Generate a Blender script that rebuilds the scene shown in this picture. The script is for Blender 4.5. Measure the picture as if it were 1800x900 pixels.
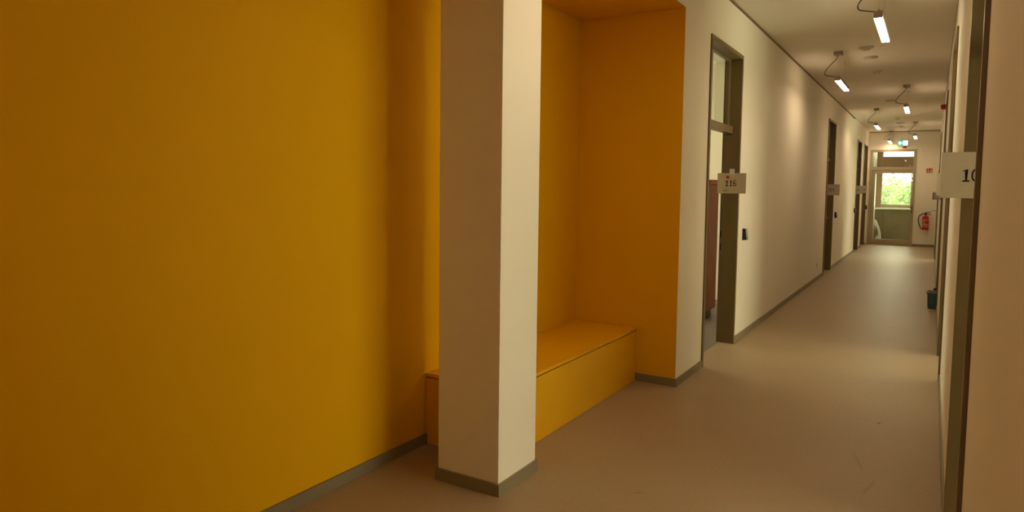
import bpy, bmesh, math, random
from mathutils import Vector, Matrix
random.seed(7)
scene = bpy.context.scene
for o in list(bpy.data.objects):
    bpy.data.objects.remove(o, do_unlink=True)
COL = scene.collection

# ------------------------------------------------------------------ camera
yaw, pit, rol = (math.radians(a) for a in (31.4645, -3.9075, 0.7088))
fw = Vector((-math.sin(yaw)*math.cos(pit), math.cos(yaw)*math.cos(pit), math.sin(pit)))
r0 = Vector((math.cos(yaw), math.sin(yaw), 0)); u0 = r0.cross(fw)
rt = r0*math.cos(rol) + u0*math.sin(rol); up = -r0*math.sin(rol) + u0*math.cos(rol)
cd = bpy.data.cameras.new('camera'); cam = bpy.data.objects.new('camera', cd); COL.objects.link(cam)
cam.matrix_world = Matrix(((rt.x, up.x, -fw.x, 0), (rt.y, up.y, -fw.y, 0), (rt.z, up.z, -fw.z, 1.6), (0, 0, 0, 1)))
cd.sensor_width = 36; cd.lens = 1203.34/1800*36; cd.shift_y = -38.83/1800; cd.clip_start = 0.02
scene.camera = cam

# ------------------------------------------------------------------ light and exposure
vs = scene.view_settings
vs.view_transform = 'Standard'; vs.look = 'None'; vs.gamma = 1.0; vs.use_curve_mapping = False
vs.exposure = 0.27
LAMP = 34.0                       # radiance of the lamp diffusers
LAMPCOL = (1.0, 0.76, 0.48)
SKY = 12.0
w = bpy.data.worlds.new('overcast_sky'); scene.world = w; w.use_nodes = True
bg = w.node_tree.nodes['Background']; bg.inputs[0].default_value = (1.0, 0.885, 0.63, 1); bg.inputs[1].default_value = SKY

# ------------------------------------------------------------------ dimensions (metres, camera stands at 0,0,1.6)
XY, XL, XR = -2.6238, -1.7098, 0.1253
ZC, ZS, YN, YE = 3.398, 3.0215, 5.3574, 23.457
BB, BT = 0.065, 0.012
PX0, PX1, PY0, PY1 = -2.2372, -1.8471, 2.9117, 3.2986
BX, BY0, BZ = -2.0495, 3.2859, 0.4467
WT = 0.15                          # wall thickness
ZD = 2.958
DL = [(6.075, 7.25), (14.06, 15.2), (19.9, 21.05), (21.9, 23.1)]     # doors in the left wall
DR = [(2.546, 3.67), (6.74, 7.87), (10.85, 12.0), (18.2, 19.35)]     # doors in the right wall

# ------------------------------------------------------------------ materials
MATS = {}
def mat(name, col, rough=0.5, spec=0.5, metal=0.0, var=0.04, scale=6.0, bump=0.0, bscale=200.0, emit=None, estr=0.0, coat=0.0):
    m = bpy.data.materials.new(name); m.use_nodes = True
    nt = m.node_tree; b = nt.nodes['Principled BSDF']
    b.inputs['Roughness'].default_value = rough; b.inputs['Metallic'].default_value = metal
    b.inputs['Specular IOR Level'].default_value = spec
    tc = nt.nodes.new('ShaderNodeTexCoord')
    nz = nt.nodes.new('ShaderNodeTexNoise'); nz.inputs['Scale'].default_value = scale; nz.inputs['Detail'].default_value = 4
    nt.links.new(tc.outputs['Object'], nz.inputs['Vector'])
    mx = nt.nodes.new('ShaderNodeMix'); mx.data_type = 'RGBA'
    mx.inputs[6].default_value = (*[max(0, c*(1-var)) for c in col], 1)
    mx.inputs[7].default_value = (*[min(1, c*(1+var)) for c in col], 1)
    nt.links.new(nz.outputs['Fac'], mx.inputs[0]); nt.links.new(mx.outputs[2], b.inputs['Base Color'])
    if bump:
        n2 = nt.nodes.new('ShaderNodeTexNoise'); n2.inputs['Scale'].default_value = bscale; n2.inputs['Detail'].default_value = 3
        nt.links.new(tc.outputs['Object'], n2.inputs['Vector'])
        bp = nt.nodes.new('ShaderNodeBump'); bp.inputs['Strength'].default_value = bump; bp.inputs['Distance'].default_value = 0.002
        nt.links.new(n2.outputs['Fac'], bp.inputs['Height']); nt.links.new(bp.outputs['Normal'], b.inputs['Normal'])
    if emit:
        b.inputs['Emission Color'].default_value = (*emit, 1); b.inputs['Emission Strength'].default_value = estr
    MATS[name] = m
    return m

mat('white_paint', (0.87, 0.81, 0.685), 0.75, 0.3, var=0.015, scale=1.5, bump=0.08, bscale=260)
mat('ceiling_paint', (0.86, 0.80, 0.70), 0.85, 0.2, var=0.015, scale=1.2)
mat('yellow_paint', (0.82, 0.445, 0.001), 0.6, 0.12, var=0.03, scale=1.2, bump=0.06, bscale=260)
mat('yellow_lacquer', (0.82, 0.435, 0.001), 0.35, 0.45, var=0.03, scale=2.0)
mat('frame_steel', (0.175, 0.125, 0.05), 0.38, 0.5, var=0.03, scale=3)
mat('baseboard', (0.25, 0.205, 0.125), 0.45, 0.4, var=0.05, scale=5)
mat('leaf_paint', (0.27, 0.22, 0.13), 0.45, 0.4, var=0.03)
mat('end_frame', (0.42, 0.35, 0.22), 0.45, 0.4, var=0.03)
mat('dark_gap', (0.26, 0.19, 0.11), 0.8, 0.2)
mat('lamp_housing', (0.42, 0.36, 0.29), 0.45, 0.5)
mat('lamp_diffuser', (0.9, 0.9, 0.9), 0.5, 0.3, emit=LAMPCOL, estr=LAMP)
mat('cable', (0.13, 0.10, 0.07), 0.5, 0.4)
mat('wire', (0.5, 0.48, 0.45), 0.35, 0.5, metal=0.8)
mat('plastic_white', (0.62, 0.58, 0.50), 0.45, 0.4)
mat('paper', (0.58, 0.50, 0.37), 0.8, 0.2, var=0.03, scale=12)
mat('paper_grey', (0.74, 0.73, 0.70), 0.8, 0.2, var=0.03, scale=12)
mat('ink', (0.015, 0.014, 0.012), 0.7, 0.2)
mat('green_ink', (0.05, 0.16, 0.06), 0.7, 0.2)
mat('red_dot', (0.50, 0.02, 0.012), 0.6, 0.3)
mat('red_lacquer', (0.52, 0.012, 0.010), 0.3, 0.5)
mat('red_plastic', (0.45, 0.012, 0.010), 0.4, 0.5)
mat('label_pale', (0.62, 0.30, 0.22), 0.6, 0.3, var=0.25, scale=60)
mat('sign_white', (0.75, 0.70, 0.62), 0.6, 0.3)
mat('black_plastic', (0.012, 0.010, 0.014), 0.45, 0.4)
mat('grey_plastic', (0.42, 0.40, 0.39), 0.5, 0.4)
mat('rubber', (0.015, 0.013, 0.012), 0.6, 0.3)
mat('bucket_blue', (0.045, 0.12, 0.16), 0.4, 0.4)
mat('bucket_rim', (0.16, 0.20, 0.20), 0.4, 0.4)
mat('cardboard', (0.20, 0.06, 0.02), 0.7, 0.3, var=0.12, scale=4)
mat('yellow_label', (0.65, 0.42, 0.03), 0.6, 0.3)
mat('room_floor', (0.17, 0.14, 0.12), 0.5, 0.4, var=0.15, scale=5)
mat('concrete', (0.28, 0.225, 0.125), 0.8, 0.3, var=0.25, scale=3, bump=0.2, bscale=60)
mat('porch_white', (0.78, 0.78, 0.72), 0.6, 0.3)
mat('porch_wood', (0.42, 0.27, 0.18), 0.6, 0.3, var=0.1, scale=8)
mat('white_shell', (0.85, 0.85, 0.80), 0.35, 0.5)
mat('sign_green', (0.02, 0.30, 0.20), 0.5, 0.4, emit=(0.10, 0.62, 0.45), estr=0.7)
mat('sign_glow', (0.8, 0.9, 0.85), 0.5, 0.4, emit=(0.85, 1.0, 0.9), estr=2.2)
mat('bark', (0.11, 0.08, 0.05), 0.9, 0.2, var=0.3, scale=12, bump=0.5, bscale=30)
mat('grass', (0.12, 0.20, 0.05), 0.9, 0.2, var=0.3, scale=2)

def leaf_mat():
    m = mat('leaf', (0.20, 0.26, 0.14), 0.6, 0.3, var=0.25, scale=3)
    nt = m.node_tree; b = nt.nodes['Principled BSDF']; out = nt.nodes['Material Output']
    tr = nt.nodes.new('ShaderNodeBsdfTranslucent'); tr.inputs[0].default_value = (0.21, 0.28, 0.15, 1)
    mx = nt.nodes.new('ShaderNodeMixShader'); mx.inputs[0].default_value = 0.5
    nt.links.new(b.outputs[0], mx.inputs[1]); nt.links.new(tr.outputs[0], mx.inputs[2]); nt.links.new(mx.outputs[0], out.inputs[0])
leaf_mat()

def glass_mat(name, tint, f0=0.06):
    m = bpy.data.materials.new(name); m.use_nodes = True; nt = m.node_tree
    nt.nodes.remove(nt.nodes['Principled BSDF']); out = nt.nodes['Material Output']
    t = nt.nodes.new('ShaderNodeBsdfTransparent'); t.inputs[0].default_value = (*tint, 1)
    g = nt.nodes.new('ShaderNodeBsdfGlossy'); g.inputs['Roughness'].default_value = 0.01
    lw = nt.nodes.new('ShaderNodeFresnel'); lw.inputs[0].default_value = 1.5
    mx = nt.nodes.new('ShaderNodeMixShader')
    ge = nt.nodes.new('ShaderNodeNewGeometry')      # reflect once, at the outer face; no mirror on the way out of the thin pane
    sb = nt.nodes.new('ShaderNodeMath'); sb.operation = 'SUBTRACT'; sb.inputs[0].default_value = 1.0; nt.links.new(ge.outputs['Backfacing'], sb.inputs[1])
    ml = nt.nodes.new('ShaderNodeMath'); ml.operation = 'MULTIPLY'; nt.links.new(lw.outputs[0], ml.inputs[0]); nt.links.new(sb.outputs[0], ml.inputs[1])
    nt.links.new(ml.outputs[0], mx.inputs[0]); nt.links.new(t.outputs[0], mx.inputs[1]); nt.links.new(g.outputs[0], mx.inputs[2])
    nt.links.new(mx.outputs[0], out.inputs[0]); MATS[name] = m
glass_mat('glass', (0.93, 0.96, 0.93))

def floor_mat():
    m = mat('linoleum', (0.385, 0.28, 0.165), 0.46, 0.3, var=0.05, scale=1.6)
    nt = m.node_tree; b = nt.nodes['Principled BSDF']
    tc = nt.nodes['Texture Coordinate']
    src = b.inputs['Base Color'].links[0].from_socket
    # fine speckle of the linoleum
    n = nt.nodes.new('ShaderNodeTexNoise'); n.inputs['Scale'].default_value = 55; n.inputs['Detail'].default_value = 6
    nt.links.new(tc.outputs['Object'], n.inputs['Vector'])
    ra = nt.nodes.new('ShaderNodeMapRange'); ra.inputs[1].default_value = 0.35; ra.inputs[2].default_value = 0.65
    ra.inputs[3].default_value = 0.96; ra.inputs[4].default_value = 1.04
    nt.links.new(n.outputs['Fac'], ra.inputs[0])
    mu = nt.nodes.new('ShaderNodeMix'); mu.data_type = 'RGBA'; mu.blend_type = 'MULTIPLY'; mu.inputs[0].default_value = 1
    nt.links.new(src, mu.inputs[6]); nt.links.new(ra.outputs[0], mu.inputs[7])
    cur = mu.outputs[2]
    # scuffs and dirt: long thin stains at fixed places on the floor
    for (x, y, rx, ry, ang, d) in [(-0.264, 6.46, 0.045, 0.008, 0.5, .6), (-0.30, 6.55, 0.03, 0.006, 0.2, .3), (-0.242, 5.295, 0.012, 0.02, 0, .7),
                                   (-0.34, 5.33, 0.05, 0.006, 0.1, .25), (-0.30, 4.45, 0.012, 0.16, 0.25, .18), (-0.22, 4.1, 0.01, 0.12, -0.2, .2), (-0.35, 9.2, 0.05, 0.012, 0.3, .35), (-0.9, 18.6, .06, .03, 0, .35),
                                   (-1.25, 3.35, .03, .012, .7, .2)]:
        mp = nt.nodes.new('ShaderNodeMapping'); mp.vector_type = 'TEXTURE'
        mp.inputs['Location'].default_value = (x, y, 0); mp.inputs['Rotation'].default_value = (0, 0, ang); mp.inputs['Scale'].default_value = (rx, ry, 1)
        nt.links.new(tc.outputs['Object'], mp.inputs[0])
        ln = nt.nodes.new('ShaderNodeVectorMath'); ln.operation = 'LENGTH'; nt.links.new(mp.outputs[0], ln.inputs[0])
        mr = nt.nodes.new('ShaderNodeMapRange'); mr.inputs[1].default_value = 1.3; mr.inputs[2].default_value = 0.5
        mr.inputs[3].default_value = 0; mr.inputs[4].default_value = d
        nt.links.new(ln.outputs['Value'], mr.inputs[0])
        mm = nt.nodes.new('ShaderNodeMix'); mm.data_type = 'RGBA'; mm.inputs[7].default_value = (0.06, 0.045, 0.03, 1)
        nt.links.new(mr.outputs[0], mm.inputs[0]); nt.links.new(cur, mm.inputs[6]); cur = mm.outputs[2]
    nt.links.new(cur, b.inputs['Base Color'])
floor_mat()

# ------------------------------------------------------------------ mesh helpers
def B(*boxes):
    bm = bmesh.new()
    for b in boxes: abox(bm, *b)
    return bm
def abox(bm, x0, x1, y0, y1, z0, z1, bev=0.0):
    x0, x1 = sorted((x0, x1)); y0, y1 = sorted((y0, y1)); z0, z1 = sorted((z0, z1))
    r = bmesh.ops.create_cube(bm, size=1, matrix=Matrix.Translation(((x0+x1)/2, (y0+y1)/2, (z0+z1)/2)) @ Matrix.Diagonal((x1-x0, y1-y0, z1-z0, 1)))
    if bev:
        es = {e for v in r['verts'] for e in v.link_edges}
        bmesh.ops.bevel(bm, geom=list(es), offset=bev, segments=2, profile=0.5, affect='EDGES')
    return bm
def lathe(bm, prof, c=(0, 0, 0), n=24, axis='z'):
    rings = []
    for r, h in prof:
        ring = []
        for i in range(n):
            a = 2*math.pi*i/n; p = (r*math.cos(a), r*math.sin(a), h)
            if axis == 'y': p = (p[0], p[2], p[1])
            if axis == 'x': p = (p[2], p[0], p[1])
            ring.append(bm.verts.new((c[0]+p[0], c[1]+p[1], c[2]+p[2])))
        rings.append(ring)
    for a, b in zip(rings, rings[1:]):
        for i in range(n): bm.faces.new((a[i], a[(i+1) % n], b[(i+1) % n], b[i]))
    bm.faces.new(rings[0][::-1]); bm.faces.new(rings[-1])
    bmesh.ops.recalc_face_normals(bm, faces=bm.faces)
    return bm
def smooth_pts(pts, n=6):
    out = []; P = [Vector(p) for p in pts]; P = [P[0]*2-P[1]] + P + [P[-1]*2-P[-2]]
    for i in range(1, len(P)-2):
        for k in range(n):
            t = k/n; a, b, c, d = P[i-1:i+3]
            out.append(0.5*((2*b)+(c-a)*t+(2*a-5*b+4*c-d)*t*t+(3*b-a-3*c+d)*t**3))
    out.append(P[-2]); return out
def tube(bm, pts, r, n=8):
    pts = [Vector(p) for p in pts]; rings = []
    for i, p in enumerate(pts):
        d = (pts[min(i+1, len(pts)-1)]-pts[max(i-1, 0)]).normalized()
        a = Vector((0, 0, 1)) if abs(d.z) < 0.9 else Vector((1, 0, 0))
        u = d.cross(a).normalized(); v = d.cross(u)
        rr = r[i] if isinstance(r, (list, tuple)) else r
        rings.append([bm.verts.new(p+u*rr*math.cos(2*math.pi*k/n)+v*rr*math.sin(2*math.pi*k/n)) for k in range(n)])
    for a, b in zip(rings, rings[1:]):
        for i in range(n): bm.faces.new((a[i], a[(i+1) % n], b[(i+1) % n], b[i]))
    bm.faces.new(rings[0][::-1]); bm.faces.new(rings[-1])
    bmesh.ops.recalc_face_normals(bm, faces=bm.faces)
    return bm
def poly(bm, pts, d):
    """flat outline pts (3-D) extruded by vector d"""
    f = bm.faces.new([bm.verts.new(p) for p in pts])
    r = bmesh.ops.extrude_face_region(bm, geom=[f])
    bmesh.ops.translate(bm, verts=[v for v in r['geom'] if isinstance(v, bmesh.types.BMVert)], vec=d)
    bmesh.ops.recalc_face_normals(bm, faces=bm.faces)
    return bm
def obj(name, bm, m, parent=None, smooth=False, label=None):
    """bm is given in world coordinates; the mesh is stored relative to its top-level thing"""
    base = Vector((0, 0, 0)); p = parent
    while p is not None: base += p.location; p = p.parent
    if parent is None:
        vs_ = [v.co for v in bm.verts]
        base = Vector(((min(v.x for v in vs_)+max(v.x for v in vs_))/2, (min(v.y for v in vs_)+max(v.y for v in vs_))/2, min(v.z for v in vs_)))
        if name.startswith('floor'): base = Vector((0, 0, 0))
    bmesh.ops.translate(bm, verts=bm.verts, vec=-base)
    me = bpy.data.meshes.new(name); bm.to_mesh(me); bm.free()
    for mm in (m if isinstance(m, (list, tuple)) else [m]): me.materials.append(MATS[mm])
    if smooth:
        for f in me.polygons: f.use_smooth = True
        me.set_sharp_from_angle(angle=math.radians(40))
    o = bpy.data.objects.new(name, me); COL.objects.link(o)
    if parent is None: o.location = base
    else: o.parent = parent
    if label: o['label'] = label
    return o
def tag(o, label, cat, group=None, kind=None):
    o['label'] = label; o['category'] = cat
    if group: o['group'] = group
    if kind: o['kind'] = kind
    return o
def thing(name, label, cat, loc, group=None, kind=None):
    o = bpy.data.objects.new(name, None); o.empty_display_size = 0.1; COL.objects.link(o); o.location = loc
    return tag(o, label, cat, group, kind)
def struct(name, bm, m, label, cat):
    return tag(obj(name, bm, m), label, cat, kind='structure')

def arc(cx, cy, rx, ry, a0, a1, n=14):
    return [(cx+rx*math.cos(math.radians(a0+(a1-a0)*k/n)), cy+ry*math.sin(math.radians(a0+(a1-a0)*k/n))) for k in range(n+1)]
DIGIT = {   # strokes in a box 0.56 wide and 1 high
    '0': [arc(.28, .5, .225, .445, 90, 450, 28)],
    '1': [[(.09, .80), (.31, .94), (.31, .05)], [(.07, .045), (.53, .045)]],
    '3': [[(.06, .88)] + arc(.24, .72, .22, .225, 70, -90) + arc(.24, .275, .245, .225, 90, -110) + [(.05, .10)]],
    '4': [[(.41, .02), (.41, .94), (.04, .30), (.55, .30)]],
    '5': [[(.48, .94), (.12, .94), (.11, .56)] + arc(.24, .30, .25, .25, 105, -120)],
    '6': [arc(.28, .30, .215, .245, 90, 450, 20), [(.47, .92), (.33, .945), (.18, .85), (.09, .65), (.066, .32)]],
}
def digits(text, h, origin, right, parent, m):
    R_, O = Vector(right), Vector(origin); adv = 0.64; tot = adv*len(text)-0.08
    nrm = Vector((0, -1, 0)); hw = 0.058
    for k, ch in enumerate(text):
        bm = bmesh.new()
        for si, st in enumerate(DIGIT[ch]):
            P = [Vector((x, y)) for x, y in st]; L = []; Rr = []
            for i, p in enumerate(P):
                d = (P[min(i+1, len(P)-1)]-P[max(i-1, 0)]).normalized(); n = Vector((-d.y, d.x))
                k2 = hw
                if 0 < i < len(P)-1:
                    d1 = (P[i]-P[i-1]).normalized(); k2 = hw/max(0.5, Vector((-d1.y, d1.x)).dot(n))
                off = nrm*(0.0001*(si+1))
                w3 = lambda q: O + R_*((q.x-tot/2+k*adv)*h) + Vector((0, 0, q.y*h)) + off
                L.append(bm.verts.new(w3(p+n*k2))); Rr.append(bm.verts.new(w3(p-n*k2)))
            for i in range(len(P)-1): bm.faces.new((Rr[i], Rr[i+1], L[i+1], L[i]))
        obj('digit', bm, m, parent)

# ------------------------------------------------------------------ floors and ceilings
struct('floor', B((XY-0.1, -1.845, 0.2, 5.40, -0.12, 0), (-1.845, 0.27, -6.0, YE+0.05, -0.12, 0)), 'linoleum',
       'beige-grey linoleum floor running the length of the corridor', 'floor')
struct('floor_rooms_left', B((-5.7, -1.845, 5.40, YE+0.05, -0.12, 0)), 'room_floor', 'dark floor of the room seen through the open doorway', 'floor')
struct('floor_rooms_right', B((0.27, 4.0, -6, YE+0.05, -0.12, 0)), 'room_floor', 'dark floor of the rooms behind the right-hand wall', 'floor')
struct('ceiling', B((-5.7, 4.0, -6.0, YE+0.25, ZC, ZC+0.15)), 'ceiling_paint', 'white painted corridor ceiling with pendant lamps', 'ceiling')
bm = B((XY-0.1, XL, 0.3, YN, ZS, ZC))
for f in bm.faces: f.material_index = 1 if f.normal.x > 0.5 else 0
struct('ceiling_alcove', bm, ['yellow_paint', 'white_paint'], 'yellow lowered ceiling above the bench alcove', 'ceiling')

# ------------------------------------------------------------------ walls
def wall_run(x0, x1, ya, yb, doors):
    """boxes of a wall that runs along y with door openings"""
    out = []; y = ya
    for (a, b) in doors:
        out.append((x0, x1, y, a, 0, ZC)); out.append((x0, x1, a, b, ZD, ZC)); y = b
    out.append((x0, x1, y, yb, 0, ZC)); return out
struct('wall_alcove_back', B((XY-0.1, XY, 0.2, YN+0.1, 0, ZC)), 'yellow_paint', 'large bright yellow wall filling the left of the picture', 'wall')
bm = B(*wall_run(XL-WT, XL, YN, YE, DL))
for f in bm.faces:
    if f.normal.y < -0.5 and abs(f.calc_center_median().y-YN) < 1e-3: f.material_index = 1
struct('wall_left', bm, ['white_paint', 'yellow_paint'], 'long white corridor wall with numbered doorways on the left', 'wall')
struct('wall_alcove_end', B((XY, XL-WT, YN, YN+0.1, 0, ZC)), 'yellow_paint', 'narrow orange-yellow end wall of the bench alcove', 'wall')
struct('wall_right', B(*wall_run(XR, XR+WT, -6.0, YE, DR)), 'white_paint', 'white wall close on the right, edged by dark door frames', 'wall')
bm = B((XL-0.14, XL, -6.0, 0.3, 0, ZC), (XY, XL-0.14, 0.2, 0.3, 0, ZC))
struct('wall_entry_left', bm, 'yellow_paint', 'yellow corridor wall behind the photographer', 'wall')  # unseen; yellow picked so its bounce warms the pillar and right wall
struct('wall_rear', B((XL-0.1, XR+WT, -6.1, -6.0, 0, ZC)), 'yellow_paint', 'yellow wall closing the corridor behind the photographer', 'wall')  # out of view; yellow colour added to tint the light it reflects
# end wall around the glazed door
EX0, EX1, EZ = -1.647, -0.452, 2.86
struct('wall_end', B((-5.7, EX0, YE, YE+0.2, 0, ZC), (EX1, 4.0, YE, YE+0.2, 0, ZC), (EX0, EX1, YE, YE+0.2, EZ, ZC)), 'white_paint',
       'white end wall of the corridor around the glazed door', 'wall')
# rooms behind the corridor walls (room 116 has a window)
struct('wall_rooms_outer', B((-5.7, -5.5, 5.4, 6.6, 0, ZC), (-5.7, -5.5, 9.4, YE, 0, ZC), (-5.7, -5.5, 6.6, 9.4, 0, 0.9), (-5.7, -5.5, 6.6, 9.4, 2.0, ZC)), 'white_paint',
       'white outer wall of the room behind the open doorway', 'wall')
struct('wall_room_partition', B((-5.5, XL-WT, 10.0, 10.12, 0, ZC), (-5.5, XY, YN, YN+0.1, 0, ZC)), 'white_paint', 'white partition glimpsed through the open doorway of room 116', 'wall')
wn = thing('window_1', 'wide window of the room behind the open doorway 116', 'window', (-5.6, 8.0, 0.9), kind='structure')
obj('window_frame', B((-5.63, -5.57, 6.6, 6.66, 0.9, 2.0), (-5.63, -5.57, 9.34, 9.4, 0.9, 2.0), (-5.63, -5.57, 6.66, 9.34, 0.9, 0.96), (-5.63, -5.57, 6.66, 9.34, 1.94, 2.0), (-5.63, -5.57, 7.97, 8.03, 0.96, 1.94)), 'end_frame', wn)
for a, b in ((6.66, 7.97), (8.03, 9.34)): obj('pane', B((-5.605, -5.595, a, b, 0.96, 1.94)), 'glass', wn)
WR = [(1.55, 4.75), (6.0, 9.2), (16.4, 20.6)]        # windows of the rooms on the right
bx_ = []; y = -6.0
for a, b in WR:
    bx_ += [(3.6, 3.8, y, a, 0, ZC), (3.6, 3.8, a, b, 0, 0.8), (3.6, 3.8, a, b, 2.05, ZC)]; y = b
struct('wall_rooms_right', B(*bx_, (3.6, 3.8, y, YE, 0, ZC)), 'white_paint', 'outer wall of the rooms behind the right-hand doors', 'wall')
for y, l_ in ((0.2, 'before the nearest right-hand room'), (5.5, 'between the first and second right-hand rooms'), (9.5, 'beyond the second right-hand room'), (15.9, 'before the last right-hand room'), (21.2, 'beyond the last right-hand room')):
    struct('wall_room_side', B((XR+WT, 3.6, y, y+0.12, 0, ZC)), 'white_paint', 'white partition wall ' + l_, 'wall')
for i, (a, b) in enumerate(WR):
    m_ = (a+b)/2
    wn = thing('window_%d' % (3+i), 'wide window of the room behind the %s right-hand doorway' % ('nearest', 'second', 'last')[i], 'window', (3.7, m_, 0.8), kind='structure')
    obj('window_frame', B((3.67, 3.73, a, a+.06, 0.8, 2.05), (3.67, 3.73, b-.06, b, 0.8, 2.05), (3.67, 3.73, a+.06, b-.06, 0.8, 0.86), (3.67, 3.73, a+.06, b-.06, 1.99, 2.05), (3.67, 3.73, m_-.03, m_+.03, 0.86, 1.99)), 'end_frame', wn)
    for c, d in ((a+.06, m_-.03), (m_+.03, b-.06)): obj('pane', B((3.695, 3.705, c, d, 0.86, 1.99)), 'glass', wn)

# ------------------------------------------------------------------ baseboards and trims
def baseb(name, bx, label):
    bm = bmesh.new()
    for b in bx: abox(bm, *b)
    return struct(name, bm, 'baseboard', label, 'baseboard')
baseb('baseboard_alcove', [(XY, XY+BT, 0.3, BY0, 0, BB)], 'grey-brown baseboard under the big yellow wall')
baseb('baseboard_alcove_end', [(BX, XL+BT, YN-BT, YN, 0, BB)], 'short baseboard under the alcove end wall beside the bench')
ys = [YN] + [y for d in DL for y in d] + [YE]
lab = ['short baseboard piece between the alcove corner and doorway 116', 'long baseboard between doorways 116 and 115', 'baseboard between doorway 115 and the next door beyond',
       'short far baseboard between the last two left doors', 'tiny baseboard piece between the last left door and end wall']
for i in range(5):
    baseb('baseboard_left', [(XL, XL+BT, ys[2*i], ys[2*i+1], 0, BB)], lab[i])
ys = [-6.0] + [y for d in DR for y in d] + [YE]
lab = ['baseboard of the near right wall beside the photographer', 'baseboard on the right between the first and second door frames', 'baseboard on the right between second door frame and bucket doorway',
       'baseboard on the right beyond the bucket doorway', 'last baseboard piece on the right, by the end wall']
for i in range(5):
    baseb('baseboard_right', [(XR-BT, XR, ys[2*i], ys[2*i+1], 0, BB)], lab[i])
baseb('baseboard_end', [(EX1, XR, YE-BT, YE, 0, BB)], 'baseboard of the end wall under the fire extinguisher')
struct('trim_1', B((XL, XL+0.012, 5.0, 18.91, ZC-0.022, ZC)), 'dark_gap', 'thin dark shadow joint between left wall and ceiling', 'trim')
struct('trim_2', B((XL, XR, YE-0.010, YE, ZC-0.02, ZC)), 'dark_gap', 'thin dark joint between end wall and ceiling', 'trim')
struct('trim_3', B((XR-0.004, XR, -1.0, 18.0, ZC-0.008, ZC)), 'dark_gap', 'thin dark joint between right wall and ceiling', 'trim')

# ------------------------------------------------------------------ pillar
pl = thing('pillar', 'square white free-standing pillar in front of the yellow alcove', 'pillar', ((PX0+PX1)/2, (PY0+PY1)/2, 0), kind='structure')
bm = bmesh.new(); abox(bm, PX0, PX1, PY0, PY1, 0, ZS, 0.003); obj('shaft', bm, 'white_paint', pl)
obj('baseboard', B((PX0-BT, PX1+BT, PY0-BT, PY0, 0, BB)), 'baseboard', pl)
obj('baseboard', B((PX0-BT, PX1+BT, PY1, PY1+BT, 0, BB)), 'baseboard', pl)
obj('baseboard', B((PX1, PX1+BT, PY0, PY1, 0, BB)), 'baseboard', pl)
obj('baseboard', B((PX0-BT, PX0, PY0, PY1, 0, BB)), 'baseboard', pl)

# ------------------------------------------------------------------ doors
def door(n, side, y0, y1, label, open_leaf=False, z1=ZD):
    """steel frame in a wall that runs along y; side -1 = left wall, +1 = right wall"""
    xw = XL if side < 0 else XR
    s = side                                   # direction into the wall
    X = lambda d: xw + s*d                     # depth d into the wall (negative = proud of it)
    d = thing('door_%d' % n, label, 'door', (X(0.1), (y0+y1)/2, 0), kind='structure')
    pr, t, t2 = (0.015, 0.04, 0.028)
    for a, b, c in ((y0, y0+t, y0+t2), (y1, y1-t, y1-t2)):
        bm = bmesh.new(); abox(bm, X(-pr), X(0.14), a, b, 0, z1, 0.002); abox(bm, X(0.14), X(WT+0.018), a, c, 0, z1)
        obj('jamb', bm, 'frame_steel', d)
    bm = bmesh.new(); abox(bm, X(-pr), X(0.14), y0+t, y1-t, z1-t, z1, 0.002); abox(bm, X(0.14), X(WT+0.018), y0+t2, y1-t2, z1-t2, z1)
    obj('frame_head', bm, 'frame_steel', d)
    zt = 2.175
    bm = bmesh.new(); abox(bm, X(0.065), X(0.14), y0+t, y1-t, zt, zt+0.075, 0.002); obj('transom_bar', bm, 'frame_steel', d)
    xg, tb = 0.125, t+0.018
    obj('glazing_bead', B((X(xg-0.025), X(xg-0.006), y0+t, y0+tb, zt+0.075, z1-t)), 'leaf_paint', d)
    obj('glazing_bead', B((X(xg-0.025), X(xg-0.006), y1-tb, y1-t, zt+0.075, z1-t)), 'leaf_paint', d)
    obj('glazing_bead', B((X(xg-0.025), X(xg-0.006), y0+tb, y1-tb, z1-t-0.018, z1-t)), 'leaf_paint', d)
    obj('transom_pane', B((X(xg-0.003), X(xg+0.003), y0+t, y1-t, zt+0.075, z1-t)), 'glass', d)
    ly0, ly1 = y0+t+0.004, y1-t-0.004
    if not open_leaf:
        lf = obj('leaf', B((X(0.10), X(0.14), ly0, ly1, 0.006, zt-0.003)), 'leaf_paint', d)
        hy = ly1-0.07
        bm = bmesh.new(); abox(bm, X(0.092), X(0.10), hy-0.02, hy+0.02, 0.95, 1.12, 0.003)
        tube(bm, smooth_pts([(X(0.095), hy, 1.06), (X(0.055), hy, 1.06), (X(0.05), hy-0.012, 1.06), (X(0.05), hy-0.12, 1.06)]), 0.009)
        obj('handle', bm, 'wire', lf, smooth=True)
    else:
        lx0 = X(WT+0.03)
        lf = obj('leaf', B((lx0, lx0+s*0.98, y0+0.01, y0+0.05, 0.006, zt-0.003)), 'leaf_paint', d)
        hx = lx0+s*0.91
        bm = bmesh.new(); tube(bm, smooth_pts([(hx, y0+0.05, 1.06), (hx, y0+0.095, 1.06), (hx-s*0.02, y0+0.1, 1.06), (hx-s*0.12, y0+0.1, 1.06)]), 0.009)
        obj('handle', bm, 'wire', lf, smooth=True)
        sp = obj('strike_plate', B((X(0.143), X(0.165), y1-t2-0.002, y1-t2, 0.94, 1.20)), 'frame_steel', d)
        for za in (1.10, 0.97):
            obj('latch_slot', B((X(0.148), X(0.160), y1-t2-0.0035, y1-t2-0.0021, za, za+0.07)), 'black_plastic', sp)
    return d
door(1, -1, *DL[0], 'open steel-framed doorway with glass transom numbered 116', open_leaf=True)
door(2, -1, *DL[1], 'steel-framed door numbered 115 halfway down the left wall')
door(3, -1, *DL[2], 'second-last door on the left, with a pale grey paper sign')
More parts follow.
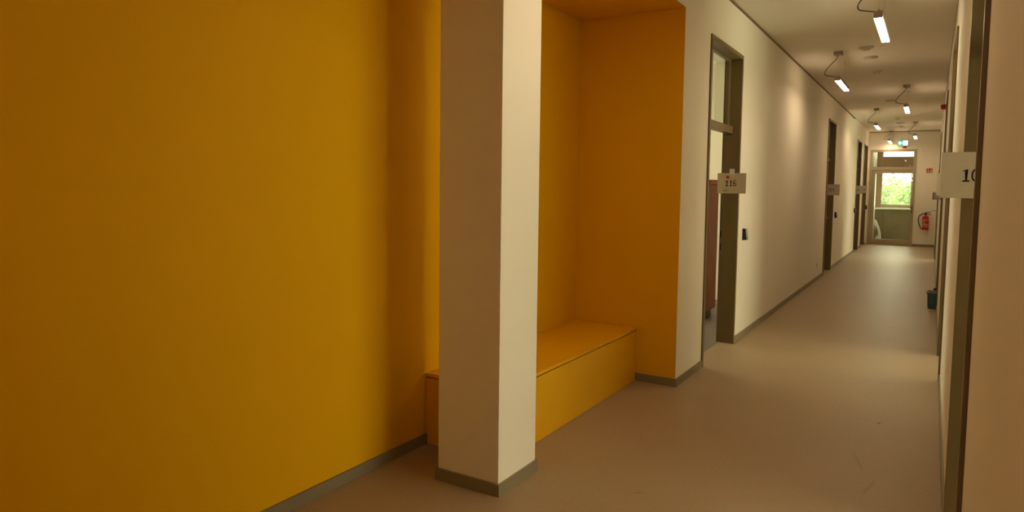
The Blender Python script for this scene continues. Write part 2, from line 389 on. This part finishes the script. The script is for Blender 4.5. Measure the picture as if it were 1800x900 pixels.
door(4, -1, *DL[3], 'last door on the left, next to the glazed end door')
door(5, 1, *DR[0], 'dark door frame nearest the camera on the right wall', open_leaf=True)
door(6, 1, *DR[1], 'second door frame on the right, before the bucket doorway', open_leaf=True)
door(7, 1, *DR[2], 'recessed right-hand doorway with the bucket standing in it')
door(8, 1, *DR[3], 'last framed doorway far down the right wall', open_leaf=True)
# closet door flush with the right wall near the end
d9 = thing('door_9', 'flush closet door with lever handle at the far right end', 'door', (XR, 20.9, 0), kind='structure')
lf = obj('leaf', B((XR-0.012, XR, 20.3, 21.4, 0.07, 2.12)), 'white_paint', d9)
bm = bmesh.new(); abox(bm, XR-0.02, XR-0.012, 20.42, 20.46, 1.02, 1.18, 0.003)
tube(bm, smooth_pts([(XR-0.015, 20.44, 1.135), (XR-0.09, 20.44, 1.135), (XR-0.10, 20.46, 1.135), (XR-0.10, 20.57, 1.135)]), 0.014); obj('handle', bm, 'wire', lf, smooth=True)
obj('frame', B((XR-0.016, XR, 20.26, 20.3, 0, 2.16), (XR-0.016, XR, 21.4, 21.44, 0, 2.16), (XR-0.016, XR, 20.3, 21.4, 2.12, 2.16)), 'frame_steel', d9)

# ------------------------------------------------------------------ glazed end door
de = thing('door_10', 'glazed metal-framed door with transom at the end of the corridor', 'door', ((EX0+EX1)/2, YE, 0), kind='structure')
y0, y1 = YE-0.02, YE+0.07
FR = 0.065
bm = B((EX0, EX0+FR, y0, y1, 0, EZ)); obj('jamb', bm, 'end_frame', de)
bm = B((EX1-FR, EX1, y0, y1, 0, EZ)); obj('jamb', bm, 'end_frame', de)
obj('frame_head', B((EX0+FR, EX1-FR, y0, y1, EZ-0.07, EZ)), 'end_frame', de)
obj('transom_bar', B((EX0+FR, EX1-FR, y0, y1, 2.245, 2.34)), 'end_frame', de)
obj('transom_pane', B((EX0+FR, EX1-FR, YE+0.02, YE+0.032, 2.34, EZ-0.07)), 'glass', de)
obj('threshold', B((EX0+FR, EX1-FR, y0, y1, 0.0, 0.02)), 'end_frame', de)
lx0, lx1, lz0, lz1 = EX0+FR+0.004, EX1-FR-0.004, 0.024, 2.24
gx0, gx1, gz0, gz1 = -1.495, -0.545, 0.172, 2.148
bm = B((lx0, gx0, y0+0.01, y1-0.01, lz0, lz1), (gx1, lx1, y0+0.01, y1-0.01, lz0, lz1), (gx0, gx1, y0+0.01, y1-0.01, lz0, gz0), (gx0, gx1, y0+0.01, y1-0.01, gz1, lz1))
lf = obj('leaf_frame', bm, 'end_frame', de)
obj('pane', B((gx0, gx1, YE+0.02, YE+0.034, gz0, gz1)), 'glass', lf)
bm = bmesh.new(); abox(bm, gx1+0.025, gx1+0.06, y0, y0+0.01, 0.98, 1.18, 0.003)
tube(bm, smooth_pts([(gx1+0.042, y0+0.005, 1.08), (gx1+0.042, y0-0.05, 1.08), (gx1+0.03, y0-0.06, 1.08), (gx1-0.08, y0-0.06, 1.08)]), 0.011); obj('handle', bm, 'wire', lf, smooth=True)

# ------------------------------------------------------------------ porch behind the end door, with a window towards the trees
PYB = 25.3
struct('floor_porch', B((-1.95, 0.1, YE+0.2, PYB+0.2, -0.12, 0.0)), 'concrete', 'concrete floor of the small porch behind the end door', 'floor')
struct('ceiling_porch', B((-1.95, 0.1, YE+0.2, PYB+0.2, 3.25, 3.4)), 'porch_wood', 'brown ceiling of the porch behind the end door', 'ceiling')
struct('wall_porch_left', B((-1.95, -1.575, YE+0.2, PYB, 0, 3.25)), 'porch_white', 'pale left wall of the porch behind the end door', 'wall')
struct('wall_porch_right', B((-0.1, 0.1, YE+0.2, PYB, 0, 3.25)), 'porch_white', 'pale right wall of the porch behind the end door', 'wall')
wx0, wx1 = -1.44, -0.50
struct('wall_porch_back', B((-1.95, 0.1, PYB, PYB+0.18, 0, 1.03)), 'concrete', 'grey-green concrete parapet behind the glazed end door', 'wall')
struct('wall_porch_timber', B((-1.95, wx0, PYB+0.02, PYB+0.16, 1.08, 2.74), (wx1, 0.1, PYB+0.02, PYB+0.16, 1.08, 2.74), (wx0, wx1, PYB+0.02, PYB+0.16, 2.25, 2.735), (-1.95, wx0+0.03, PYB+0.02, PYB+0.16, 2.74, 3.25),
       (wx1+0.02, 0.1, PYB+0.02, PYB+0.16, 2.74, 3.25), (wx0+0.03, wx1+0.02, PYB+0.02, PYB+0.16, 3.0, 3.25)), 'porch_wood', 'brown timber framing around the porch window', 'wall')
wn = thing('window_2', 'porch window showing pale green trees behind the end door', 'window', ((wx0+wx1)/2, PYB+0.09, 1.03), kind='structure')
obj('sill', B((-1.57, wx1+0.1, PYB-0.10, PYB+0.18, 1.03, 1.075)), 'porch_white', wn)
obj('window_frame', B((wx0, wx0+0.03, PYB+0.05, PYB+0.11, 1.08, 2.25), (wx1-0.03, wx1, PYB+0.05, PYB+0.11, 1.08, 2.25), (wx0+0.03, wx1-0.03, PYB+0.05, PYB+0.11, 1.08, 1.19), (wx0+0.03, wx1-0.03, PYB+0.05, PYB+0.11, 2.22, 2.25)), 'end_frame', wn)
obj('pane', B((wx0+0.03, wx1-0.03, PYB+0.07, PYB+0.082, 1.19, 2.22)), 'glass', wn)
struct('ground', B((-40, 40, 27, 90, -4.2, -4.0)), 'grass', 'grass far below the porch window', 'ground')

# white curved shells leaning in the porch corner
sh = thing('leaning_shells', 'white curved shells leaning against the porch wall behind the glass', 'shells', (-1.48, 24.55, 0))
for k, (off, th, hh) in enumerate(((0.0, 0.085, 0.70), (-0.055, 0.022, 0.56), (-0.085, 0.022, 0.46))):
    bm = bmesh.new(); out, inn = [], []
    for i in range(13):
        t_ = i/12
        x_ = -1.335+off*(1-t_)*2 - 0.165*(1-k*0.2)*t_**1.5 + 0.03*math.sin(math.pi*t_)
        out.append((x_, 24.35, 0.003+hh*t_)); inn.append((x_-th*(0.55+0.45*math.sin(math.pi*(0.1+0.8*t_)))*(1 if t_ < .97 else .6), 24.35, 0.003+hh*t_))
    inn = [(max(p[0], -1.572), p[1], p[2]) for p in inn]
    poly(bm, out+inn[::-1], (0, 0.40, 0)); obj('shell', bm, 'white_shell', sh)

# ------------------------------------------------------------------ bench
bn = thing('bench', 'long yellow built-in box bench along the alcove wall', 'bench', ((XY+BX)/2, (BY0+YN)/2, 0))
g = 0.003
obj('front_panel', B((BX-0.02, BX, BY0, YN-g, 0.002, BZ-0.029)), 'yellow_lacquer', bn)
obj('end_panel', B((XY+g, BX-0.0205, BY0, BY0+0.02, 0.002, BZ-0.029)), 'yellow_lacquer', bn)
bm = bmesh.new(); abox(bm, XY+g, BX+0.002, BY0-0.002, YN-g, BZ-0.022, BZ, 0.0015); obj('seat_top', bm, 'yellow_lacquer', bn)
obj('inner_frame', B((XY+0.05, BX-0.03, BY0+0.03, YN-0.05, 0.002, BZ-0.022)), 'yellow_lacquer', bn)

# ------------------------------------------------------------------ pendant lamps
def pendant(x, ya, label, canopy_y=None, L=1.09):
    z = 3.04
    p = thing('pendant_lamp', label, 'lamp', (x, ya+L/2, z), 'linear pendant lamps under the corridor ceiling')
    hw = 0.033
    bm = bmesh.new(); abox(bm, x-hw, x+hw, ya+0.006, ya+L-0.006, z+0.004, z+0.05, 0.002); obj('housing', bm, 'lamp_housing', p)
    obj('diffuser', B((x-hw+0.001, x+hw-0.001, ya+0.006, ya+L-0.006, z-0.005, z+0.004)), 'lamp_diffuser', p)
    bm = bmesh.new(); abox(bm, x-hw, x+hw, ya, ya+0.006, z-0.006, z+0.052, 0.001); obj('end_cap', bm, 'lamp_housing', p)
    bm = bmesh.new(); abox(bm, x-hw, x+hw, ya+L-0.006, ya+L, z-0.006, z+0.052, 0.001); obj('end_cap', bm, 'lamp_housing', p)
    cy_ = ya-0.03 if canopy_y is None else canopy_y
    bm = bmesh.new(); abox(bm, x-0.05, x+0.05, cy_-0.05, cy_+0.05, ZC-0.045, ZC, 0.003); obj('canopy', bm, 'lamp_housing', p)
    dy = cy_-ya
    pts = [(x-0.005, cy_, ZC-0.044), (x-0.02, cy_, ZC-0.09), (x-0.09, ya+dy*0.8, 3.235), (x-0.148, ya+dy*0.55, 3.16), (x-0.145, ya+dy*0.35, 3.115), (x-0.09, ya+dy*0.2, 3.098), (x-0.02, ya+0.02, 3.088)]
    obj('cable', tube(bmesh.new(), smooth_pts(pts), 0.0055), 'cable', p, smooth=True)
    for k, yy in enumerate((ya+0.05, ya+0.80)):
        bm = bmesh.new(); tube(bm, [(x, yy, z+0.05), (x, yy, ZC-0.001)], 0.0008, 5); lathe(bm, [(0.006, z+0.05), (0.006, z+0.075)], (x, yy, 0), 10)
        if k: lathe(bm, [(0.012, ZC-0.02), (0.012, ZC)], (x, yy, 0), 12)
        obj('suspension_wire', bm, 'wire', p)
XA, XB = -1.119, -0.45
pendant(XB, 6.49, 'nearest visible pendant lamp, the largest, at the top of the picture')
pendant(XA, 9.89, 'second pendant lamp, left row, closest to the left wall')
pendant(XB, 13.46, 'third pendant lamp, right row, above the red wall sounder')
pendant(XA, 16.95, 'fourth pendant lamp, left row, before the last two')
pendant(XB, 20.5, 'fifth pendant lamp, right row, right of the exit sign')
pendant(XA, 22.28, 'farthest pendant lamp, left of the green exit sign', canopy_y=23.2)
pendant(XB, -0.55, 'pendant lamp overhead behind the photographer')
pendant(XA, 2.95, 'pendant lamp over the corridor beside the white pillar, above the frame')



# ------------------------------------------------------------------ ceiling fittings
def disc(name, y, r, h, label, cat, dome=False):
    x = -0.79
    t = thing(name, label, cat, (x, y, ZC), 'fittings along the ceiling centre line')
    obj('base', lathe(bmesh.new(), [(r, ZC), (r, ZC-0.012), (r*0.93, ZC-0.018)], (x, y, 0), 28), 'plastic_white', t, smooth=True)
    if dome:
        obj('sensor_head', lathe(bmesh.new(), [(r*0.62, ZC-0.018), (r*0.62, ZC-0.03), (r*0.5, ZC-h), (r*0.2, ZC-h-0.006)], (x, y, 0), 24), 'plastic_white', t, smooth=True)
    else:
        obj('cover', lathe(bmesh.new(), [(r*0.8, ZC-0.018), (r*0.75, ZC-min(h, .024))], (x, y, 0), 24), 'plastic_white', t, smooth=True)
disc('smoke_detector', 9.70, 0.085, 0.040, 'domed smoke detector nearest on the corridor ceiling', 'detector', True)
disc('ceiling_disc', 10.43, 0.09, 0.028, 'flat round ceiling plate just beyond the nearest detector', 'ceiling plate')
disc('smoke_detector', 11.64, 0.07, 0.045, 'small round detector beside the second pendant lamp', 'detector', True)
disc('ceiling_disc', 15.5, 0.09, 0.03, 'round ceiling plate left of the third pendant lamp', 'ceiling plate')
disc('smoke_detector', 19.2, 0.07, 0.045, 'small detector, first of the far group of three', 'detector', True)
disc('ceiling_disc', 20.65, 0.09, 0.03, 'round plate, middle of the far ceiling group of three', 'ceiling plate')
disc('smoke_detector', 21.65, 0.08, 0.045, 'detector closest to the end wall on the ceiling', 'detector', True)

# ------------------------------------------------------------------ red sounder on the right wall
t = thing('alarm_sounder', 'round red alarm sounder high on the right wall', 'alarm', (XR, 13.36, 3.0))
obj('base', lathe(bmesh.new(), [(0.045, XR), (0.045, XR-0.022)], (0, 13.36, 3.0), 24, 'x'), 'red_plastic', t, smooth=True)
obj('dome', lathe(bmesh.new(), [(0.042, XR-0.022), (0.042, XR-0.05), (0.034, XR-0.072), (0.015, XR-0.08)], (0, 13.36, 3.0), 24, 'x'), 'red_plastic', t, smooth=True)

# ------------------------------------------------------------------ paper door signs taped to the far jambs, facing the camera
def sign(x0, x1, yb, z0, z1, text, th, label, m='paper', tx=None, dot=False, ink='ink'):
    t = thing('paper_sign', label, 'sign', ((x0+x1)/2, yb, z0), 'paper number signs on door frames')
    obj('sheet', B((x0, x1, yb, yb+0.0012, z0, z1)), m, t)
    tx = (x0+x1)/2 if tx is None else tx
    h = z1-z0
    digits(text, th, (tx, yb-0.0004, z0+h*0.36), (1, 0, 0), t, ink)
    return t
J = 0.042+0.003
s = sign(-1.907, -1.618, DL[0][1]-0.066, 1.563, 1.771, '116', 0.062, 'white paper sign reading 116 with a red dot on top', tx=-1.770)
obj('red_dot', lathe(bmesh.new(), [(0.015, DL[0][1]-0.0670), (0.015, DL[0][1]-0.0662)], (-1.802, 0, 1.729), 18, 'y'), 'red_dot', s)
obj('green_mark', B((-1.845, -1.805, DL[0][1]-0.0668, DL[0][1]-0.0662, 1.588, 1.594)), 'green_ink', s)
obj('tape', B((-1.785, -1.735, DL[0][1]-0.0690, DL[0][1]-0.0662, 1.755, 1.815)), 'paper_grey', s)
sign(-1.832, -1.589, DL[1][1]-J, 1.516, 1.737, '115', 0.062, 'paper sign reading 115 on the second left door frame', tx=-1.745)
sign(-1.80, -1.63, DL[2][1]-J, 1.529, 1.757, '114', 0.05, 'pale grey paper sign on the second-last left door frame', m='paper_grey', tx=-1.76)
sign(-1.795, -1.675, DL[3][1]-J, 1.559, 1.774, '113', 0.05, 'small cream paper sign on the last left door frame', tx=-1.765)
sign(0.028, 0.30, DR[0][1]-J, 1.576, 1.779, '10', 0.056, 'largest paper sign, beginning with 10, on the nearest right frame', tx=0.140)
sg = thing('paper_sign', 'narrow pale paper edge seen behind the large sign on the right', 'sign', (0.05, DR[1][1]-J, 1.57), 'paper number signs on door frames')
obj('sheet', B((0.030, 0.26, DR[1][1]-J, DR[1][1]-J+0.0012, 1.57, 1.785)), 'paper', sg)
t = thing('wall_box', 'small grey box on the right wall below the paper signs', 'box', (XR, 12.4, 1.49))
bm = bmesh.new(); abox(bm, 0.012, XR, 12.34, 12.46, 1.49, 1.60, 0.004); obj('case', bm, 'grey_plastic', t)
bm = bmesh.new(); abox(bm, 0.004, 0.012, 12.33, 12.47, 1.485, 1.61, 0.003); obj('front_cover', bm, 'bucket_rim', t)

# ------------------------------------------------------------------ card readers beside the left doors
def reader(y, z, label):
    t = thing('card_reader', label, 'card reader', (XL, y, z-0.06), 'black card readers beside the left doors')
    bm = bmesh.new()
    poly(bm, [(XL, y-0.04, z-0.065), (XL+0.045, y-0.04, z-0.06), (XL+0.03, y-0.04, z+0.055), (XL, y-0.04, z+0.06)], (0, 0.08, 0)); obj('case', bm, 'black_plastic', t)
    bm = bmesh.new()
    poly(bm, [(XL+0.0455, y-0.036, z-0.052), (XL+0.052, y-0.036, z-0.052), (XL+0.037, y-0.036, z+0.05), (XL+0.0315, y-0.036, z+0.05)], (0, 0.072, 0)); obj('front_cover', bm, 'grey_plastic', t)
reader(7.54, 1.13, 'black and grey card reader beside doorway 116')
reader(15.62, 1.11, 'black card reader beside doorway 115')
reader(19.72, 1.11, 'black card reader just before the second-last left door')
reader(23.28, 1.13, 'black card reader nearest the end wall')
t = thing('wall_socket', 'small pale wall socket low before doorway 115', 'socket', (XL, 13.3, 0.27))
bm = bmesh.new(); abox(bm, XL, XL+0.009, 13.26, 13.34, 0.23, 0.31, 0.002); obj('plate', bm, 'plastic_white', t)
obj('insert', lathe(bmesh.new(), [(0.026, XL+0.0092), (0.024, XL+0.012)], (0, 13.3, 0.27), 20, 'x'), 'grey_plastic', t)

# ------------------------------------------------------------------ exit sign, fire alarm, extinguisher and its sign on the end wall
t = thing('exit_sign', 'glowing green emergency exit sign above the end door', 'sign', (-0.80, YE, 2.965))
obj('case', B((-0.945, -0.675, YE-0.05, YE, 2.965, 3.125)), 'plastic_white', t)
pn = obj('panel', B((-0.943, -0.677, YE-0.053, YE-0.0501, 2.967, 3.123)), 'sign_green', t)
yq = YE-0.0535; e = (0, -0.001, 0)
bm = bmesh.new()      # arrow pointing left
poly(bm, [(-0.93, yq, 3.045), (-0.885, yq, 3.10), (-0.885, yq, 3.062), (-0.835, yq, 3.062), (-0.835, yq, 3.028), (-0.885, yq, 3.028), (-0.885, yq, 2.99)], e); obj('arrow', bm, 'sign_glow', pn)
bm = bmesh.new(); poly(bm, [(-0.805, yq, 2.978), (-0.69, yq, 2.978), (-0.69, yq, 3.112), (-0.805, yq, 3.112)], e); dr = obj('pictogram', bm, 'sign_glow', pn)
bm = bmesh.new()      # running figure in the doorway
y2 = yq-0.0015
lathe(bm, [(0.010, y2-0.0005), (0.010, y2)], (-0.748, 0, 3.092), 12, 'y')
for a, b, wd in (((-0.748, 3.078), (-0.742, 3.040), .010), ((-0.742, 3.042), (-0.768, 3.022), .007), ((-0.768, 3.022), (-0.772, 2.994), .006), ((-0.742, 3.042), (-0.728, 3.018), .007), ((-0.728, 3.018), (-0.706, 3.012), .006), ((-0.748, 3.074), (-0.776, 3.058), .005), ((-0.748, 3.074), (-0.722, 3.056), .005)):
    d_ = Vector((b[0]-a[0], 0, b[1]-a[1])).normalized(); n_ = Vector((-d_.z, 0, d_.x))*wd
    A_, B_ = Vector((a[0], y2, a[1])), Vector((b[0], y2, b[1])); poly(bm, [A_+n_, B_+n_, B_-n_, A_-n_], (0, -0.0005, 0))
obj('figure', bm, 'sign_green', pn)
t = thing('fire_alarm', 'tiny red alarm light under the exit sign', 'alarm', (-0.765, YE, 2.90))
bm = bmesh.new(); abox(bm, -0.815, -0.72, YE-0.03, YE, 2.90, 2.945, 0.004); obj('case', bm, 'red_plastic', t)
obj('lens', lathe(bmesh.new(), [(0.016, YE-0.03), (0.012, YE-0.042)], (-0.767, 0, 2.922), 14, 'y'), 'red_plastic', t)

ex, ey = -0.135, YE-0.115
t = thing('fire_extinguisher', 'red fire extinguisher with black hose hung on the end wall', 'extinguisher', (ex, ey, 0.50))
cy = obj('cylinder', lathe(bmesh.new(), [(0.070, 0.50), (0.080, 0.508), (0.082, 0.53), (0.082, 0.84), (0.078, 0.875), (0.062, 0.905), (0.035, 0.925), (0.022, 0.935)], (ex, ey, 0), 32), 'red_lacquer', t, smooth=True)
for za, zb in ((0.59, 0.615), (0.635, 0.685), (0.775, 0.805)):
    obj('label_band', lathe(bmesh.new(), [(0.0826, za), (0.0826, zb)], (ex, ey, 0), 32), 'label_pale', cy, smooth=True)
bm = bmesh.new(); abox(bm, ex-0.055, ex-0.02, ey-0.087, ey-0.072, 0.70, 0.76); obj('label_panel', bm, 'label_pale', cy)
obj('valve', lathe(bmesh.new(), [(0.022, 0.935), (0.026, 0.95), (0.026, 0.985), (0.015, 1.0)], (ex, ey, 0), 18), 'black_plastic', t, smooth=True)
bm = bmesh.new(); tube(bm, smooth_pts([(ex-0.03, ey, 1.0), (ex+0.03, ey, 1.01), (ex+0.13, ey, 1.03)]), 0.010); obj('carry_handle', bm, 'black_plastic', t, smooth=True)
bm = bmesh.new(); tube(bm, smooth_pts([(ex, ey, 0.965), (ex+0.06, ey, 0.965), (ex+0.135, ey, 0.955)]), 0.010); obj('squeeze_lever', bm, 'black_plastic', t, smooth=True)
bm = bmesh.new(); tube(bm, smooth_pts([(ex-0.02, ey, 0.965), (ex-0.09, ey, 0.96), (ex-0.16, ey, 0.90), (ex-0.185, ey, 0.80), (ex-0.17, ey, 0.70), (ex-0.135, ey, 0.60), (ex-0.105, ey, 0.535), (ex-0.085, ey-0.03, 0.53)]), 0.012); obj('hose', bm, 'rubber', t, smooth=True)
obj('wall_bracket', B((ex-0.03, ex+0.03, ey+0.08, YE, 0.78, 0.90)), 'black_plastic', t)
t = thing('extinguisher_sign', 'square red sign with white extinguisher symbol on the end wall', 'sign', (-0.105, YE, 2.17))
sx0, sx1, sz0, sz1 = -0.18, -0.03, 2.165, 2.295
pn = obj('panel', B((sx0, sx1, YE-0.004, YE, sz0, sz1)), 'red_plastic', t)
yq = YE-0.0045
bm = bmesh.new(); poly(bm, [(sx0+.025, yq, sz0+.015), (sx0+.07, yq, sz0+.015), (sx0+.07, yq, sz0+.055), (sx0+.025, yq, sz0+.055)], e); poly(bm, [(sx0+.03, yq, sz0+.075), (sx0+.06, yq, sz0+.075), (sx0+.068, yq, sz0+.095), (sx0+.045, yq, sz0+.118), (sx0+.022, yq, sz0+.095)], e); obj('flame_symbol', bm, 'sign_white', pn)
bm = bmesh.new(); poly(bm, [(sx0+.10, yq, sz0+.015), (sx0+.132, yq, sz0+.015), (sx0+.132, yq, sz0+.075), (sx0+.10, yq, sz0+.075)], e); poly(bm, [(sx0+.108, yq, sz0+.08), (sx0+.136, yq, sz0+.085), (sx0+.130, yq, sz0+.105), (sx0+.108, yq, sz0+.10)], e); obj('extinguisher_symbol', bm, 'sign_white', pn)

# ------------------------------------------------------------------ bucket in the right-hand doorway
bx_, by_ = 0.125, 11.08
t = thing('bucket', 'dark blue bucket with rim standing in a right-hand doorway', 'bucket', (bx_, by_, 0))
def rsq(w, h, z, n=8, r=0.03):
    pts = []
    for cx, cy2, a0 in ((w-r, h-r, 0), (-w+r, h-r, 90), (-w+r, -h+r, 180), (w-r, -h+r, 270)):
        for k in range(5):
            a = math.radians(a0+k*22.5); pts.append((bx_+cx+r*math.cos(a), by_+cy2+r*math.sin(a), z))
    return pts
def loft(loops, closed_top=False):
    bm = bmesh.new(); R = [[bm.verts.new(p) for p in l] for l in loops]
    for a, b in zip(R, R[1:]):
        for i in range(len(a)): bm.faces.new((a[i], a[(i+1) % len(a)], b[(i+1) % len(a)], b[i]))
    bm.faces.new(R[0][::-1])
    bm.faces.new(R[-1]); bmesh.ops.recalc_face_normals(bm, faces=bm.faces); return bm
obj('body', loft([rsq(.108, .108, 0.0), rsq(.112, .112, 0.02), rsq(.122, .122, .215), rsq(.116, .116, .215), rsq(.105, .105, 0.03)]), 'bucket_blue', t, smooth=True)
obj('rim', loft([rsq(.122, .122, .208), rsq(.135, .135, .21), rsq(.135, .135, .228), rsq(.126, .126, .232), rsq(.118, .118, .232), rsq(.118, .118, .212)]), 'bucket_rim', t, smooth=True)
obj('bail_handle', tube(bmesh.new(), smooth_pts([(bx_-.137, by_, .222), (bx_-.13, by_-.02, .235), (bx_-.05, by_-.10, .25), (bx_+.05, by_-.10, .25), (bx_+.13, by_-.02, .235), (bx_+.137, by_, .222)]), 0.004), 'wire', t, smooth=True)
bm = bmesh.new(); bmesh.ops.create_icosphere(bm, subdivisions=3, radius=1)
for v in bm.verts:
    k = 1+0.12*math.sin(v.co.x*7)*math.cos(v.co.y*6+1)
    v.co = Vector((bx_+0.02+v.co.x*.075*k, by_+v.co.y*.08*k, 0.262+v.co.z*.028*k))
c = obj('folded_cloth', bm, 'rubber', None, smooth=True); tag(c, 'dark crumpled cloth lying on the blue bucket', 'cloth')

# ------------------------------------------------------------------ tall brown crate inside room 116
t = thing('tall_crate', 'tall red-brown board crate standing in room 116', 'crate', (-2.72, 8.30, 0))
bm = bmesh.new(); abox(bm, -3.35, -2.30, 8.30, 8.75, 0.10, 1.66, 0.006); obj('body', bm, 'cardboard', t)
bm = bmesh.new(); abox(bm, -3.37, -2.285, 8.28, 8.77, 1.66, 1.72, 0.006); obj('lid', bm, 'cardboard', t)
obj('plinth', B((-3.30, -2.34, 8.36, 8.70, 0.0, 0.10)), 'black_plastic', t)
obj('yellow_label', B((-2.385, -2.315, 8.297, 8.2999, 1.46, 1.54)), 'yellow_label', t)

# ------------------------------------------------------------------ trees outside
def tree(x, y, h, r, label):
    t = thing('tree', label, 'tree', (x, y, -4.0), 'trees outside the porch window')
    bm = bmesh.new(); tube(bm, [(x, y, -4.0), (x+.1, y, -2), (x-.1, y, 0), (x, y, h*0.5-4)], [.28, .22, .17, .08], 10)
    for k in range(6):
        a = k*1.05; z0 = -2.6+k*0.6
        tube(bm, [(x, y, z0), (x+math.cos(a)*r*.4, y+math.sin(a)*r*.4, z0+1.0), (x+math.cos(a)*r*.75, y+math.sin(a)*r*.75, z0+1.7)], [.09, .06, .02], 6)
    obj('trunk', bm, 'bark', t, smooth=True)
    bm = bmesh.new()
    cz = -4+h*0.62; clumps = []
    for k in range(int(26*r)+20):
        d = Vector((random.gauss(0, 1), random.gauss(0, 1), random.gauss(0, 1))).normalized()*random.uniform(.35, .95)
        clumps.append(Vector((x+d.x*r, y+d.y*r, cz+d.z*h*0.40)))
    for c_ in clumps:
        for _ in range(70):
            p = c_+Vector((random.gauss(0, .33), random.gauss(0, .33), random.gauss(0, .24)))
            u = Vector((random.uniform(-1, 1), random.uniform(-1, 1), random.uniform(-1, 1))).normalized()
            v = u.cross(Vector((random.uniform(-1, 1), random.uniform(-1, 1), random.uniform(-1, 1)))).normalized()
            l, wd = random.uniform(.10, .17), random.uniform(.045, .075)
            bm.faces.new([bm.verts.new(q) for q in (p-u*l, p+v*wd, p+u*l, p-v*wd)])
    f = obj('foliage', bm, 'leaf', t); f['kind'] = 'stuff'
tree(-4.3, 33.0, 6.3, 1.9, 'leafy tree on the left in the porch window')
tree(0.2, 36.5, 6.5, 1.9, 'leafy tree in the middle of the porch window')
tree(4.6, 33.5, 6.2, 1.8, 'leafy tree on the right in the porch window')
tree(-3.6, 43.0, 6.8, 2.6, 'tall tree farther back on the left in the porch window')
tree(3.6, 44.0, 6.8, 2.6, 'tall tree farther back on the right in the porch window')
tree(-0.2, 54.0, 7.2, 3.8, 'tree farthest back behind the porch window')
